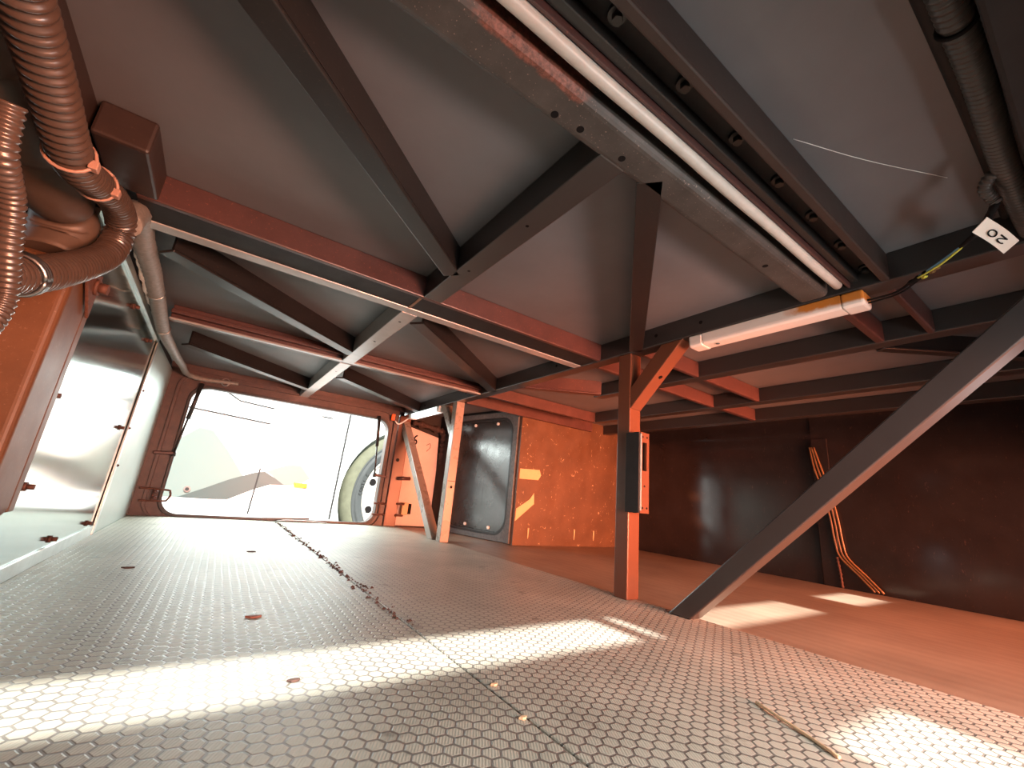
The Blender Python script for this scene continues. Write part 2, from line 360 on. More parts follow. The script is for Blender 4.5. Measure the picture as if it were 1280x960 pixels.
struct(MB().box(4.08, 4.42, 11.6, 11.9, -0.035, 3.0).build('trim_2', 'post', bevel=0.02))
struct(MB().box(-1.2, 4.42, 11.66, 11.9, 3.12, 3.25).build('trim_3', 'framebrown'))
struct(MB().box(4.12, 10.0, 11.92, 12.0, -0.035, 3.25).build('wall_far', 'matblack'))
# near side: the top rail over the camera's doorway
struct(MB().box(-2.3, 10.0, -0.15, 0.03, 2.93, 3.25).build('trim_1', 'matblack', bevel=0.02))
# side hem of the left wall near the camera: dark edge strip of the ceiling
struct(MB().box(-1.45, -1.13, 0.03, 4.2, 3.02, 3.25).build('trim_4', 'darkbrown', bevel=0.01))

# unseen raised orange flap, its gaps and strips shaped to cast the sun patches
def flap(x0, x1, y0, y1): return (x0, x1, y0, y1)
fl = MB()
for x0, x1, y0, y1 in ((-8, 14, -2.2, -0.78), (-8, 2.75, -3.1, -1.95), (3.6, 14, -3.1, -1.95), (-8, 14, -9, -2.75),
                       (3.12, 3.32, -0.78, -0.16), (3.41, 4.42, -0.78, -0.16), (6.75, 8.0, -0.78, -0.16), (9.2, 14, -0.78, -0.16)):
    fl.box(x0, x1, y0, y1, 3.0, 3.03)
fl.box(-8, 14, -0.86, -0.80, 2.0, 3.0)  # lip added to keep the orange lamps off the near ceiling
struct(fl.build('flap_sun_mask', 'orange'))
# unseen dark wall added to block sky light from the near side
struct(MB().box(-30, 36, -9.6, -9.2, -2.3, 9.0).build('sky_blocker', 'matblack'))

# ================================================================== FLOOR COVERING
matl = tag(MB().box(-1.14, 1.49, -0.12, 11.6, -0.033, 0).build('rubber_mat', 'rubber', bevel=0.01), 'wide grey rubber mat with hexagon studs beside the bare metal wall', 'mat', 'rubber floor mats')
tag(MB().box(1.497, 4.38, -0.12, 11.6, -0.033, 0).build('rubber_mat', 'rubber', bevel=0.01), 'hexagon-studded rubber mat along the two posts, right of the floor seam', 'mat', 'rubber floor mats')

# ================================================================== LEFT WALL METAL SHEETS
def bolt(p, nrm, r, h, parent, name='bolt', m_='rust'):
    p = Vector(p); nrm = Vector(nrm)
    b = MB().cyl(p, p+nrm*h*0.3, r*1.5, 12); b.cyl(p+nrm*h*0.3, p+nrm*h, r, 6)
    return b.build(name, m_, parent)
pm = thing('metal_sheet', (-1.15, 6.2, -0.03), 'large shiny bare metal sheet with rusty bolts on left wall', 'metal sheet', 'bare metal sheets of the left wall')
MB().prism([(-1.2, 4.29, -0.02), (-1.2, 8.36, -0.02), (-1.2, 8.62, 2.96), (-1.2, 4.29, 2.98)], (0.05, 0, 0)).build('sheet', 'alu', pm)
MB().prism([(-1.15, 4.29, 0.0), (-1.15, 8.36, 0.0), (-1.15, 8.36, 0.13), (-1.15, 4.29, 0.13)], (0.02, 0, 0)).build('lower_hem', 'aluedge', pm, 0.005)
for y, z in ((4.75, 1.46), (4.95, 0.75), (6.27, 0.2), (7.85, 0.2), (7.88, 1.46), (7.78, 2.72), (6.33, 2.76)):
    bolt((-1.15, y, z), (1, 0, 0), 0.023, 0.06, pm)
pm2 = thing('metal_sheet', (-1.15, 9.9, -0.03), 'narrow bare metal sheet between the bolted sheet and the far doorway', 'metal sheet', 'bare metal sheets of the left wall')
MB().prism([(-1.2, 8.39, -0.02), (-1.2, 11.6, -0.02), (-1.2, 11.6, 3.04), (-1.2, 8.65, 2.96)], (0.055, 0, 0)).build('sheet', 'alusoft', pm2)
MB().prism([(-1.145, 8.30, 0.0), (-1.145, 8.44, 0.0), (-1.145, 8.72, 2.9), (-1.145, 8.54, 2.9)], (0.025, 0, 0)).build('lap_edge', 'aluedge', pm2, 0.006)
for y, z in ((8.45, 1.5), (8.5, 0.95), (8.58, 2.1)): bolt((-1.12, y, z), (1, 0, 0), 0.014, 0.02, pm2, 'rivet')
sl = MB(); pts = curve([(-1.075, 4.7, 3.1), (-1.075, 5.3, 3.03), (-1.075, 6.2, 2.985), (-1.075, 7.2, 2.975), (-1.075, 8.5, 2.98)], 0.05)
rr = [random.uniform(0.022, 0.042) for _ in range(400)]
sl.tube(pts, lambda a, f: rr[int(a/0.09) % 400], 8); tag(sl.build('sealant_bead', 'sealant'), 'lumpy white sealant bead along the top of the left metal sheet', 'sealant')
MB().box(-1.2, -1.12, 4.29, 8.6, 2.9, 2.99).build('upper_hem', 'aluedge', pm, 0.005)

# ================================================================== CEILING FRAME
def beam(name, label, shape, m_, bevel=0.014, group=None, cat='beam'):
    return tag(shape.build(name, m_, None, bevel), label, cat, group)
X0, X1 = -1.12, 4.19
bb = thing('roof_beam', (1.535, 1.38, 3.0), 'broad black rounded beam with a long rust streak, nearest the camera overhead', 'beam', 'cross beams under the roof')
big = MB().box(X0, X1, 1.26, 1.50, 3.0, 3.25).build('beam', 'bigbeam', bb, 0.05, seg=4)
for x, y in ((1.25, 1.42), (1.58, 1.41), (1.08, 1.44), (3.3, 1.4)):
    MB().cyl((x, y, 2.9985), (x, y, 3.001), 0.022, 14).build('bolt_hole', 'ink', bb).parent = big
pp = MB().tube([(X0+i*0.2, 1.165, 3.03+0.004*math.sin(i)) for i in range(27)], lambda a, f: 0.036, 14)
tag(pp.build('conduit_pipe', 'pipe'), 'thin pale pipe running beside the black beam with the rust streak', 'pipe')
ch = thing('channel_rail', (1.535, 1.0, 3.0), 'black channel rail with a row of round bolts, between pale pipe and ceiling board', 'rail')
MB().box(X0, X1, 0.84, 0.90, 3.0, 3.25).build('front_flange', 'darkbrown', ch, 0.012)
MB().box(X0, X1, 0.90, 1.12, 3.16, 3.24).build('web', 'matblack', ch)
MB().box(X0, X1, 1.045, 1.10, 3.07, 3.16).build('step', 'black', ch, 0.008)
MB().box(X0, X1, 1.105, 1.125, 3.03, 3.16).build('rear_lip', 'brown', ch, 0.006)
for i in range(-3, 7):
    x = 1.04+0.515*i; b = MB().cyl((x, 0.975, 3.16), (x, 0.975, 3.135), 0.045, 16); b.cyl((x, 0.975, 3.135), (x, 0.975, 3.10), 0.026, 6); b.build('bolt', 'black', ch)
db = thing('roof_beam', (1.535, 4.3, 3.0), 'double red and grey cross beam at mid roof, left of the near post', 'beam', 'cross beams under the roof')
MB().box(-0.94, X1, 4.03, 4.09, 3.0, 3.25).build('front_web', 'brown', db, 0.012)
MB().box(-0.94, X1, 4.09, 4.43, 3.012, 3.25).build('infill', 'matblack', db)
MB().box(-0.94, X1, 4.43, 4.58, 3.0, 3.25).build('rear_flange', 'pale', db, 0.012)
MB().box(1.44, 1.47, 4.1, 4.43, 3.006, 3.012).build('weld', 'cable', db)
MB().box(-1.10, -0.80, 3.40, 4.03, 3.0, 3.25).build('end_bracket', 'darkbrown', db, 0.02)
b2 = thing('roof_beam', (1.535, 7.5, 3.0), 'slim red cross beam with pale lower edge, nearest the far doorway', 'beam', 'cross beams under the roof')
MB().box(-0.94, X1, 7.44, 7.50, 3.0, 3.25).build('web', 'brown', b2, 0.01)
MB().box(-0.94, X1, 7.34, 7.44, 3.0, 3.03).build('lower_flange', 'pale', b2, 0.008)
MB().box(-0.94, X1, 7.34, 7.44, 3.10, 3.16).build('rib', 'brown', b2, 0.01)
mb_ = thing('main_beam', (4.29, 6, 3.0), 'long black beam across the bay resting on the two posts', 'beam')
mb_b = MB().box(4.19, 4.40, 0.05, 11.6, 3.0, 3.25).build('beam', 'grey', mb_, 0.012)
for y in (2.5, 3.1, 5.0, 8.0, 10.2): MB().cyl((4.1895, y, 3.13), (4.186, y, 3.13), 0.022, 12).build('bolt_hole', 'ink', mb_).parent = mb_b
c2 = thing('short_brace', (1.56, 2.77, 3.0), 'short dark bar with dusty flat underside from the rust-streaked beam to the middle beam', 'bar', 'short bars between the cross beams')
c2b = MB().box(1.46, 1.67, 1.465, 4.03, 3.0, 3.25).build('bar', 'grey', c2, 0.01)
for y in (2.3, 3.2): MB().cyl((1.55, y, 2.9985), (1.55, y, 3.001), 0.014, 12).build('bolt_hole', 'ink', c2).parent = c2b
c1 = thing('short_brace', (1.52, 6.0, 3.0), 'pale short bar just beyond the double middle beam', 'bar', 'short bars between the cross beams')
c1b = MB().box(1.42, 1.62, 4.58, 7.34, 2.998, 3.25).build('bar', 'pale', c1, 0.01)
for y in (4.9, 5.9): MB().cyl((1.52, y, 2.9965), (1.52, y, 3.0), 0.018, 12).build('bolt_hole', 'ink', c1).parent = c1b
c3 = thing('short_brace', (1.52, 9.5, 3.0), 'pale short bar ending over the top of the far doorway', 'bar', 'short bars between the cross beams')
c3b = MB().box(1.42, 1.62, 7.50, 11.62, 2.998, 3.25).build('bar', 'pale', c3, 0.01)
MB().cyl((1.52, 8.2, 2.9965), (1.52, 8.2, 3.0), 0.018, 12).build('bolt_hole', 'ink', c3).parent = c3b
def diag(p, q, w, label, side, m_='black'):
    """angle bar: p->q is its pale lower edge, side = direction of the upright leg"""
    p, q = Vector((*p, 3.0)), Vector((*q, 3.0)); a = (q-p).normalized(); n = Vector((a.y, -a.x, 0))
    if n.dot(Vector((*side, 0))) < 0: n = -n
    t = thing('diagonal_brace', (p+q)/2, label, 'brace', 'diagonal angle bars under the roof')
    MB().prism([p, p+n*w, q+n*w, q], (0, 0, 0.03)).build('lower_leg', m_, t, 0.008)
    MB().prism([p+n*(w-0.035)+Vector((0, 0, 0.03)), p+n*w+Vector((0, 0, 0.03)), q+n*w+Vector((0, 0, 0.03)), q+n*(w-0.035)+Vector((0, 0, 0.03))], (0, 0, 0.22)).build('upright_leg', m_, t)
    return t
diag((-0.83, 1.50), (1.42, 3.46), 0.17, 'long black diagonal brace between the rust-streaked beam and the middle beam, left of short bar', (1, -1))
diag((1.80, 1.485), (4.16, 3.50), 0.17, 'black diagonal brace running from the rust-streaked beam to the near post', (1, -1))
diag((-0.88, 5.08), (1.40, 6.95), 0.2, 'black diagonal brace just beyond the double beam, ending near the slim red beam', (1, -1))
diag((-0.87, 8.84), (1.38, 10.66), 0.2, 'black diagonal brace close above the left half of the far doorway', (1, -1))
diag((1.64, 4.88), (4.16, 7.02), 0.2, 'dark diagonal brace from middle beam towards the far post', (1, -1))
diag((1.64, 8.78), (4.16, 10.74), 0.2, 'dark diagonal brace above the right half of the far doorway', (1, -1))
# right half of the roof, beyond the posts
G2 = 'lengthwise beams beyond the posts'
beam('side_beam', 'first dark beam beyond the posts, parallel to the long post-top beam', MB().box(5.66, 5.86, 0.05, 5.6, 3.0, 3.25), 'grey', group=G2)
beam('side_beam', 'second dark beam beyond the posts, passing high behind the near slanting brace', MB().box(7.50, 7.72, 0.05, 7.34, 3.0, 3.25), 'grey', group=G2)
beam('side_beam', 'dark beam nearest the brown end wall', MB().box(8.95, 9.15, 0.05, 8.42, 3.0, 3.25), 'grey', group=G2)
G3 = 'stub beams beyond the posts'
for x0, x1, y0, y1, lab in ((4.40, 5.66, 0.86, 0.92, 'reddish stub rail passing behind the stained end of the near lamp, nearer the camera'),
                            (4.40, 5.66, 1.26, 1.34, 'reddish stub rail passing behind the near lamp, farther from the camera'),
                            (4.40, 5.66, 3.43, 3.50, 'orange lit stub rail right beside the near post top'),
                            (5.86, 7.50, 3.43, 3.50, 'orange lit stub rail between first and second dark beams, bigger and nearer one'),
                            (4.40, 5.66, 4.26, 4.34, 'thin orange stub rail glimpsed behind the near post gusset'),
                            (5.86, 7.50, 4.26, 4.34, 'orange stub rail between the dark beams, farther one'),
                            (7.72, 8.95, 4.20, 4.30, 'rusty stub rail ending over the dark brown wall'),
                            (4.40, 7.50, 7.34, 7.44, 'long red rail over the orange lit back wall')):
    beam('stub_beam', lab, MB().box(x0, x1, y0, y1, 3.0, 3.24), 'brown', group=G3)
beam('stub_beam', 'red rail running along the top edge of the orange lit back wall', MB().box(4.40, 8.4, 8.30, 8.40, 2.98, 3.24), 'brown', group=G3)
diag((4.41, 6.30), (5.66, 5.45), 0.15, 'reddish diagonal brace behind the near post, under the grey board', (-1, -1), 'brown')
diag((5.87, 1.32), (7.49, -0.0+0.06), 0.12, 'dark diagonal brace between the two dark beams, seen over the near slanting brace', (1, 1))

# ================================================================== POSTS, BRACES, GUSSETS
np_ = thing('support_post', (4.30, 3.6, 0), 'near square steel post with a slotted latch plate, black and orange lit', 'post', 'steel posts')
MB().box(4.195, 4.405, 3.50, 3.70, 0.0, 3.0).build('post', 'post', np_, 0.012)
fp = thing('support_post', (4.29, 8.47, 0), 'far square steel post beside the black hatch, pale and orange', 'post', 'steel posts')
MB().box(4.19, 4.39, 8.37, 8.57, 0.0, 3.0).build('post', 'litpost', fp, 0.012)
MB().cyl((4.30, 8.371, 1.12), (4.30, 8.366, 1.12), 0.03, 12).build('bolt_hole', 'ink', fp)
MB().box(4.20, 4.38, 8.366, 8.37, 1.24, 1.25).build('weld_line', 'ink', fp)
lp = thing('latch_plate', (4.24, 3.4, 0.97), 'orange lit slotted latch plate fixed to the near post', 'latch')
MB().box(4.13, 4.16, 3.30, 3.50, 0.97, 1.92).build('side_flange', 'matblack', lp, 0.006)
fpl = MB()
X_, Z_ = (4.16, 4.32), (0.97, 1.92)
fpl.box(4.16, 4.195, 3.30, 3.33, 0.97, 1.92).box(4.275, 4.32, 3.30, 3.33, 0.97, 1.92).box(4.195, 4.275, 3.30, 3.33, 1.80, 1.92).box(4.195, 4.275, 3.30, 3.33, 0.97, 1.46)
fpl = fpl.build('face_plate', 'post', lp)
MB().box(4.195, 4.30, 3.36, 3.49, 1.40, 1.84).build('slot_back', 'matblack', lp)
for x, z in ((4.20, 1.865), (4.28, 1.865), (4.235, 1.28), (4.20, 1.03), (4.28, 1.03)): MB().cyl((x, 3.301, z), (x, 3.296, z), 0.013, 10).build('screw', 'ink', lp).parent = fpl
MB().box(4.155, 4.16, 3.285, 3.30, 1.0, 1.9).build('weld', 'white', lp)
G4 = 'slanting braces of the posts'
def sbrace(pts, x0, x1, label, m_='post'):
    t = thing('slanting_brace', (x0, pts[0][0], 0), label, 'brace', G4)
    MB().prism([(x0, y, z) for y, z in pts], (x1-x0, 0, 0)).build('bar', m_, t, 0.012); return t
sbrace([(2.97, 0.0), (2.72, 0.0), (0.05, 2.50), (0.05, 2.76)], 4.20, 4.40, 'large dark slanting brace rising to the right from the foot of the near post', 'grey')
sbrace([(8.74, 0.0), (9.02, 0.0), (12-0.4, 2.55), (12-0.4, 2.86)], 4.19, 4.39, 'pale slanting brace between the far post and the far doorway', 'litpost')
G5 = 'gussets at the post tops'
g = thing('post_gusset', (4.3, 3.2, 2.3), 'short orange gusset at the top of the near post', 'gusset', G5)
MB().prism([(4.20, 3.50, 2.24), (4.20, 3.50, 2.52), (4.20, 3.03, 3.0), (4.20, 2.74, 3.0)], (0.2, 0, 0)).build('bar', 'post', g, 0.01)
MB().cyl((4.30, 3.12, 2.617), (4.30, 3.117, 2.612), 0.026, 12).build('bolt_hole', 'ink', g)
g = thing('post_gusset', (4.3, 8.8, 2.3), 'short pale gusset at the top of the far post', 'gusset', G5)
MB().prism([(4.19, 8.57, 2.22), (4.19, 8.57, 2.48), (4.19, 8.98, 3.0), (4.19, 9.2, 3.0)], (0.2, 0, 0)).build('bar', 'litpost', g, 0.01)

# ================================================================== LAMPS
def lamp(y0, y1, x, label, stained):
    t = thing('strip_lamp', (x, y0 if False else (y0 if stained else y0), 3.0), label, 'lamp', 'strip lamps under the post-top beam')
    n = 10; prof = [(-0.10, 0.0), (-0.10, -0.06)] + [(-0.10+0.03-0.03*math.cos(math.radians(a)), -0.09-0.04*math.sin(math.radians(a))) for a in range(0, 91, 30)] + [(0.07+0.03*math.sin(math.radians(a)), -0.09-0.04*math.cos(math.radians(a))) for a in range(0, 91, 30)] + [(0.10, -0.06), (0.10, 0.0)]
    e = 0.06
    for nm, a, b, mm in (('diffuser', y0+0.16, y1-0.16, 'lamp' if stained else 'lit'),):
        MB().prism([(x+px, a, 2.998+pz) for px, pz in prof], (0, b-a, 0)).build(nm, mm, t, 0.008)
    for a, b in ((y0, y0+0.16), (y1-0.16, y1)):
        o = MB().prism([(x+px*1.06, a, 2.998+pz*1.06) for px, pz in prof], (0, b-a, 0)).build('end_cap', 'lamp' if stained else 'white', t, 0.03)
    MB().cyl((x-0.02, y1-0.3, 2.857), (x-0.02, y1-0.3, 2.862), 0.02, 10).build('screw', 'steel', t)
    return t
t = lamp(1.03, 2.66, 4.30, 'near strip lamp with a yellow rust stain, below the long beam', True)
lamp(9.22, 11.15, 4.26, 'far white strip lamp above the far slanting brace', False)

# ================================================================== HOSES, WIRES AND DUCTS
def hose(pts, r, label, m_='hose', pitch=0.055, amp=0.10, group=None, n=20, taper=None):
    P = curve(pts, pitch/6)
    o = MB().tube(P, lambda a, f: (r if taper is None else r+(taper-r)*f)*(1+amp*math.sin(2*math.pi*a/pitch)), n).build('corrugated_hose', m_)
    return tag(o, label, 'hose', group)
GH = 'corrugated hoses'
XA = -0.95
hose([(XA, 1.15, 2.72), (XA, 1.6, 2.66), (XA, 2.07, 2.62), (XA, 2.41, 2.58), (XA, 2.78, 2.52), (XA, 3.0, 2.52), (XA, 3.26, 2.60), (XA, 3.70, 2.73), (XA, 4.0, 2.73), (XA, 4.07, 2.60), (XA, 3.95, 2.42), (XA, 3.62, 2.20), (XA, 3.17, 1.95), (XA, 2.86, 1.81), (XA, 2.6, 1.70)],
     0.088, 'long corrugated hose sweeping down from top left and curling round under the roof', pitch=0.048, amp=0.09, group=GH)
hose([(-0.80, 1.90, 2.10), (-0.80, 1.98, 1.96), (-0.80, 2.15, 1.87), (-0.80, 2.27, 1.73), (-0.80, 2.39, 1.58), (-0.80, 2.36, 1.44), (-0.80, 2.2, 1.3)], 0.038, 'thin upright corrugated hose at the left edge, beside the end of the curled hose', pitch=0.026, group=GH)
cl = MB()
for d_ in (0.0, 0.02, 0.04): cl.tube([Vector((XA, 2.90-d_, 1.83-d_*0.5))+Vector((0.098*math.cos(a), -0.098*math.sin(a)*0.45, 0.098*math.sin(a)*0.89)) for a in [i*2*math.pi/24 for i in range(25)]], lambda a, f: 0.013, 8)
cl = cl.build('hose_clip', 'steel'); tag(cl, 'pale metal clip around the end of the curled hose', 'clip')
# padded wrapped pipe bunch, pinched by ties
dp = [(-1.36, 1.7, 2.92), (-1.30, 2.15, 2.84), (-1.28, 2.58, 2.82), (-1.27, 3.02, 2.77), (-1.26, 3.62, 2.73), (-1.25, 4.05, 2.68), (-1.24, 4.16, 2.52), (-1.24, 4.12, 2.33)]
def dr(a, f):
    w = abs(math.sin(math.pi*(a-0.45)/0.62)); return 0.135+0.065*w**0.5
dpt = curve(dp, 0.03)
du = tag(MB().tube(dpt, dr, 24).build('padded_duct', 'duct'), 'thick bulging brown padded duct at the left edge behind the corrugated hoses', 'duct')
def ringpath(c, ax, r, n=20):
    ax = Vector(ax).normalized(); x = ax.orthogonal().normalized(); y = ax.cross(x); c = Vector(c)
    return [c+(x*math.cos(2*math.pi*i/n)+y*math.sin(2*math.pi*i/n))*r for i in range(n+1)]
GT = 'cable ties on the hoses'
for c, ax, r, lab in (((XA, 2.86, 2.51), (0, 1, 0.0), 0.1, 'orange lit cable tie around the long hose just before its bend'),
                      ((XA, 3.30, 2.615), (0, 1, 0.35), 0.1, 'cable tie with a long tail on the upward bend of the long hose')):
    t = thing('cable_tie', c, lab, 'cable tie', GT); MB().tube(ringpath(c, ax, r), lambda a, f: 0.009, 8).build('strap', 'tie', t)
    MB().box(c[0]+r-0.02, c[0]+r+0.02, c[1]-0.025, c[1]+0.025, c[2]-0.05, c[2]).build('buckle', 'tie', t, 0.006)
gp = [(-0.92, 4.0, 2.72), (-0.96, 4.3, 2.98), (-0.98, 4.65, 3.06), (-1.0, 5.0, 3.05), (-1.0, 5.75, 3.04), (-1.0, 6.6, 2.98), (-1.0, 7.7, 2.90), (-0.98, 8.8, 2.92), (-0.96, 9.6, 2.95), (-0.92, 10.6, 2.99), (-0.86, 11.3, 2.97), (-0.6, 11.52, 2.95), (-0.2, 11.54, 2.98), (0.1, 11.54, 3.0)]
sv = thing('cable_sleeve', (-1.0, 6.6, 2.9), 'grey sleeved cable running along the left wall top to the far doorway', 'cable')
MB().tube(curve(gp, 0.05), lambda a, f: 0.06*(1-f)**0.5+0.035+0.004*math.sin(a*60), 14).build('sleeve', 'sleeve', sv)
for c in ((-1.0, 6.35, 2.995), (-1.0, 7.65, 2.905), (-0.15, 11.54, 2.98)):
    MB().tube(ringpath(c, (0.2, 1, -0.05), 0.085), lambda a, f: 0.012, 8).build('clamp', 'steel', sv)
# bronze post cover in front of the left wall
bp = thing('post_cover', (-1.3, 3.9, 0.58), 'bronze coloured box post cover at the left edge, open at the bottom', 'post')
MB().prism([(-1.0, 3.74, 0.62), (-1.06, 3.74, 0.56), (-1.75, 3.74, 0.56), (-1.75, 3.74, 2.26), (-1.0, 3.74, 2.26)], (0, 0.46, 0)).build('cover', 'bronze', bp, 0.05, seg=5)
MB().box(-1.06, -1.005, 4.20, 4.31, 0.62, 2.30).build('edge_flange', 'bronze', bp, 0.01)
MB().prism([(-0.985, 3.80, 2.22), (-0.985, 4.15, 2.32), (-0.985, 4.15, 1.98), (-0.985, 3.95, 2.12)], (0.02, 0, 0)).build('corner_plate', 'rust', bp, 0.005)
bolt((-0.965, 4.06, 2.2), (1, 0, 0), 0.04, 0.07, bp)
# right hose over the near rail
hose([(1.2, 0.10, 3.11), (2.0, 0.095, 3.10), (2.5, 0.09, 3.10), (3.1, 0.10, 3.09), (3.8, 0.10, 3.08), (4.18, 0.09, 3.07)], 0.055, 'dark corrugated hose along the top rail at upper right', 'hoseblack', 0.035, 0.10, GH, 16)
hose([(3.36, 0.10, 3.10), (3.34, 0.16, 3.07), (3.40, 0.20, 3.04), (3.48, 0.185, 3.0), (3.50, 0.17, 2.97)], 0.03, 'small dark corrugated branch hose behind the white number tag', 'hoseblack', 0.022, 0.10, GH, 14)
MB_ = MB().tube(ringpath((2.15, 0.095, 3.1), (1, 0, 0), 0.062), lambda a, f: 0.01, 8).build('cable_tie', 'ink'); tag(MB_, 'black cable tie around the dark hose at upper right', 'cable tie', GT)
tag(MB().tube(curve([(1.3, 0.17, 3.19), (2.4, 0.16, 3.19), (3.4, 0.16, 3.2), (4.1, 0.17, 3.2)], 0.1), lambda a, f: 0.035, 10).build('cable', 'matblack'), 'plain dark cable tucked behind the upper right corrugated hose', 'cable')
wr_ = thing('lamp_wire', (4.1, 0.7, 2.85), 'twisted lamp wire with a taped joint leading from near lamp to number tag', 'wire')
MB().tube(curve([(4.29, 1.03, 2.92), (4.28, 0.84, 2.92), (4.16, 0.72, 2.92), (4.10, 0.65, 2.92)], 0.02), lambda a, f: 0.009, 8).build('black_lead', 'ink', wr_)
MB().tube(curve([(4.31, 1.03, 2.90), (4.29, 0.83, 2.905), (4.17, 0.705, 2.905), (4.09, 0.63, 2.91)], 0.02), lambda a, f: 0.007, 8).build('black_lead', 'ink', wr_)
MB().tube(curve([(4.18, 0.73, 2.92), (4.06, 0.60, 2.92)], 0.02), lambda a, f: 0.018+0.004*math.sin(a*90), 10).build('taped_joint', 'ink', wr_)
MB().tube(curve([(4.12, 0.675, 2.925), (4.0, 0.545, 2.925), (3.89, 0.44, 2.925), (3.80, 0.36, 2.925)], 0.02), lambda a, f: 0.009, 8).build('blue_lead', 'blue', wr_)
MB().tube(curve([(4.10, 0.665, 2.91), (3.98, 0.53, 2.905), (3.88, 0.435, 2.91), (3.80, 0.36, 2.92)], 0.02), lambda a, f: 0.007, 8).build('yellow_lead', 'yellow', wr_)
MB().tube(curve([(3.83, 0.385, 2.925), (3.72, 0.305, 2.925)], 0.02), lambda a, f: 0.015, 8).build('heat_shrink', 'ink', wr_)
MB().tube(curve([(3.72, 0.305, 2.925), (3.6, 0.235, 2.93), (3.50, 0.19, 2.95), (3.50, 0.175, 2.97)], 0.01), lambda a, f: 0.02*(1+0.12*math.sin(a*260)), 10).build('corrugated_lead', 'ink', wr_)
for p, mm in (((4.05, 0.585, 2.90), 'cable'), ((4.02, 0.555, 2.905), 'cable'), ((4.10, 0.64, 2.90), 'yellow')): MB().cyl(p, (p[0]-0.025, p[1]-0.025, p[2]-0.005), 0.011, 8).build('connector', mm, wr_)
# number tag "20": a paper flag on the wire; built in the plane that its corners span
tg = thing('number_tag', (3.75, 0.26, 2.88), 'white paper flag tag marked 20 on the wire at right', 'tag')
O_ = Vector((3.491, 0.223, 2.90)); A_ = Vector((3.923, 0.143, 2.90)); B_ = Vector((3.62, 0.305, 2.90))
ux = (A_-O_); uy = (B_-O_); un = ux.cross(uy).normalized()
if un.z > 0: un = -un
def tp(u, v, h=0.0): return O_+ux*u+uy*(v-0.11*math.sin(math.pi*u))+un*(h+0.012*math.sin(u*3.0))
tm = MB(); N = 10; vs = []; fs = []
for hh in (0.0, 0.004):
    for i in range(N+1):
        for j in (0, 1): vs.append(tp(i/N, float(j), hh))
for k in (0, 1):
    for i in range(N):
        a = k*2*(N+1)+2*i; q = (a, a+1, a+3, a+2); fs.append(q if k == 0 else q[::-1])
e = 2*(N+1)
loop = [0] + [2*i for i in range(1, N+1)] + [2*i+1 for i in range(N, -1, -1)]
for i in range(len(loop)):
    a, b = loop[i], loop[(i+1) % len(loop)]; fs.append((a, b, b+e, a+e))
paper = tm.add(vs, fs).build('paper', 'tag', tg)
def stroke(name, pts, r, parent, m_='ink'):
    return MB().tube(pts, lambda a, f: r, 6).build(name, m_, parent)
# glyph axes: text reads along -u seen from below (upside down for the camera)
def gl(px, pz): return tp(0.47+px*0.95, 0.50+pz*1.0, 0.008)

def text_pts(kind):
    if kind == '0': return [(0.10*math.cos(a), 0.20*math.sin(a)) for a in [i*2*math.pi/20 for i in range(21)]]
    return [(-0.10, 0.10)] + [(-0.10*math.cos(a), 0.10+0.10*math.sin(a)) for a in [i*math.pi/8 for i in range(1, 9)]] + [(0.06, 0.0), (-0.10, -0.2), (0.11, -0.2)]
for ch_, ox in (('2', 0.16), ('0', -0.14)):
    stroke('digit', [gl(ox-x, z*0.9) for x, z in text_pts(ch_)], 0.0042, tg).parent = paper

# ================================================================== FAR DOORWAY FITTINGS
GS = 'gas struts of the far flap'
def strut(p, q, side, label):
    p, q = Vector(p), Vector(q); t = thing('gas_strut', q, label, 'gas strut', GS); m1 = p+(q-p)*0.52
    MB().cyl(p, m1, 0.042, 14).build('cylinder', 'black', t); MB().cyl(m1, q, 0.022, 10).build('rod', 'black', t)
    MB().cyl(q+Vector((0, 0, 0.05)), q-Vector((0, 0, 0.06)), 0.045, 10).build('ball_joint', 'black', t)
    MB().obox(q, q+Vector((side*0.34, 0.0, -0.02)), 0.09, 0.07, (0, 1, 0)).build('mount_arm', 'brown', t, 0.02)
    return t
strut((-0.56, 11.50, 2.85), (-0.70, 11.50, 1.28), -1, 'slim gas strut at the left side of the far doorway')
strut((3.46, 11.50, 2.85), (3.60, 11.50, 1.28), 1, 'slim gas strut at the right side of the far doorway')
wl = thing('wire_latch', (-0.8, 11.52, 0.28), 'bent wire latch loop at the lower left of the far doorway', 'latch')
MB().tube(curve([(-1.08, 11.54, 0.54), (-0.62, 11.5, 0.53), (-0.57, 11.5, 0.50), (-0.55, 11.5, 0.42), (-0.59, 11.5, 0.33), (-0.64, 11.5, 0.31), (-1.04, 11.54, 0.29)], 0.03), lambda a, f: 0.02, 8).build('loop', 'rust', wl)
MB().tube([(-0.84, 11.5, 0.53), (-0.84, 11.5, 0.30)], lambda a, f: 0.015, 8).build('cross_pin', 'rust', wl)
for z in (0.48, 0.37): MB().cyl((-0.84, 11.46, z), (-0.76, 11.46, z), 0.03, 10).build('roller', 'brown', wl)
wl = thing('hinge_rods', (3.8, 11.52, 0.28), 'pair of short steel rods at the lower right of the far doorway', 'rod')
for z in (0.56, 0.28): MB().cyl((3.72, 11.52, z), (4.05, 11.52, z), 0.028, 10).build('rod', 'rust', wl)
MB().box(3.86, 3.90, 11.50, 11.56, 0.25, 0.6).build('stem', 'rust', wl)
tag(MB().cyl((4.26, 11.54, 1.25), (4.62, 11.54, 1.28), 0.05, 12).build('hinge_pin', 'brown'), 'dark hinge pin crossing the orange post strip right of far doorway', 'pin')
sb = thing('door_sill_bar', (1.6, 11.45, 0.0), 'thin dark bar lying on the sill of the far doorway', 'bar')
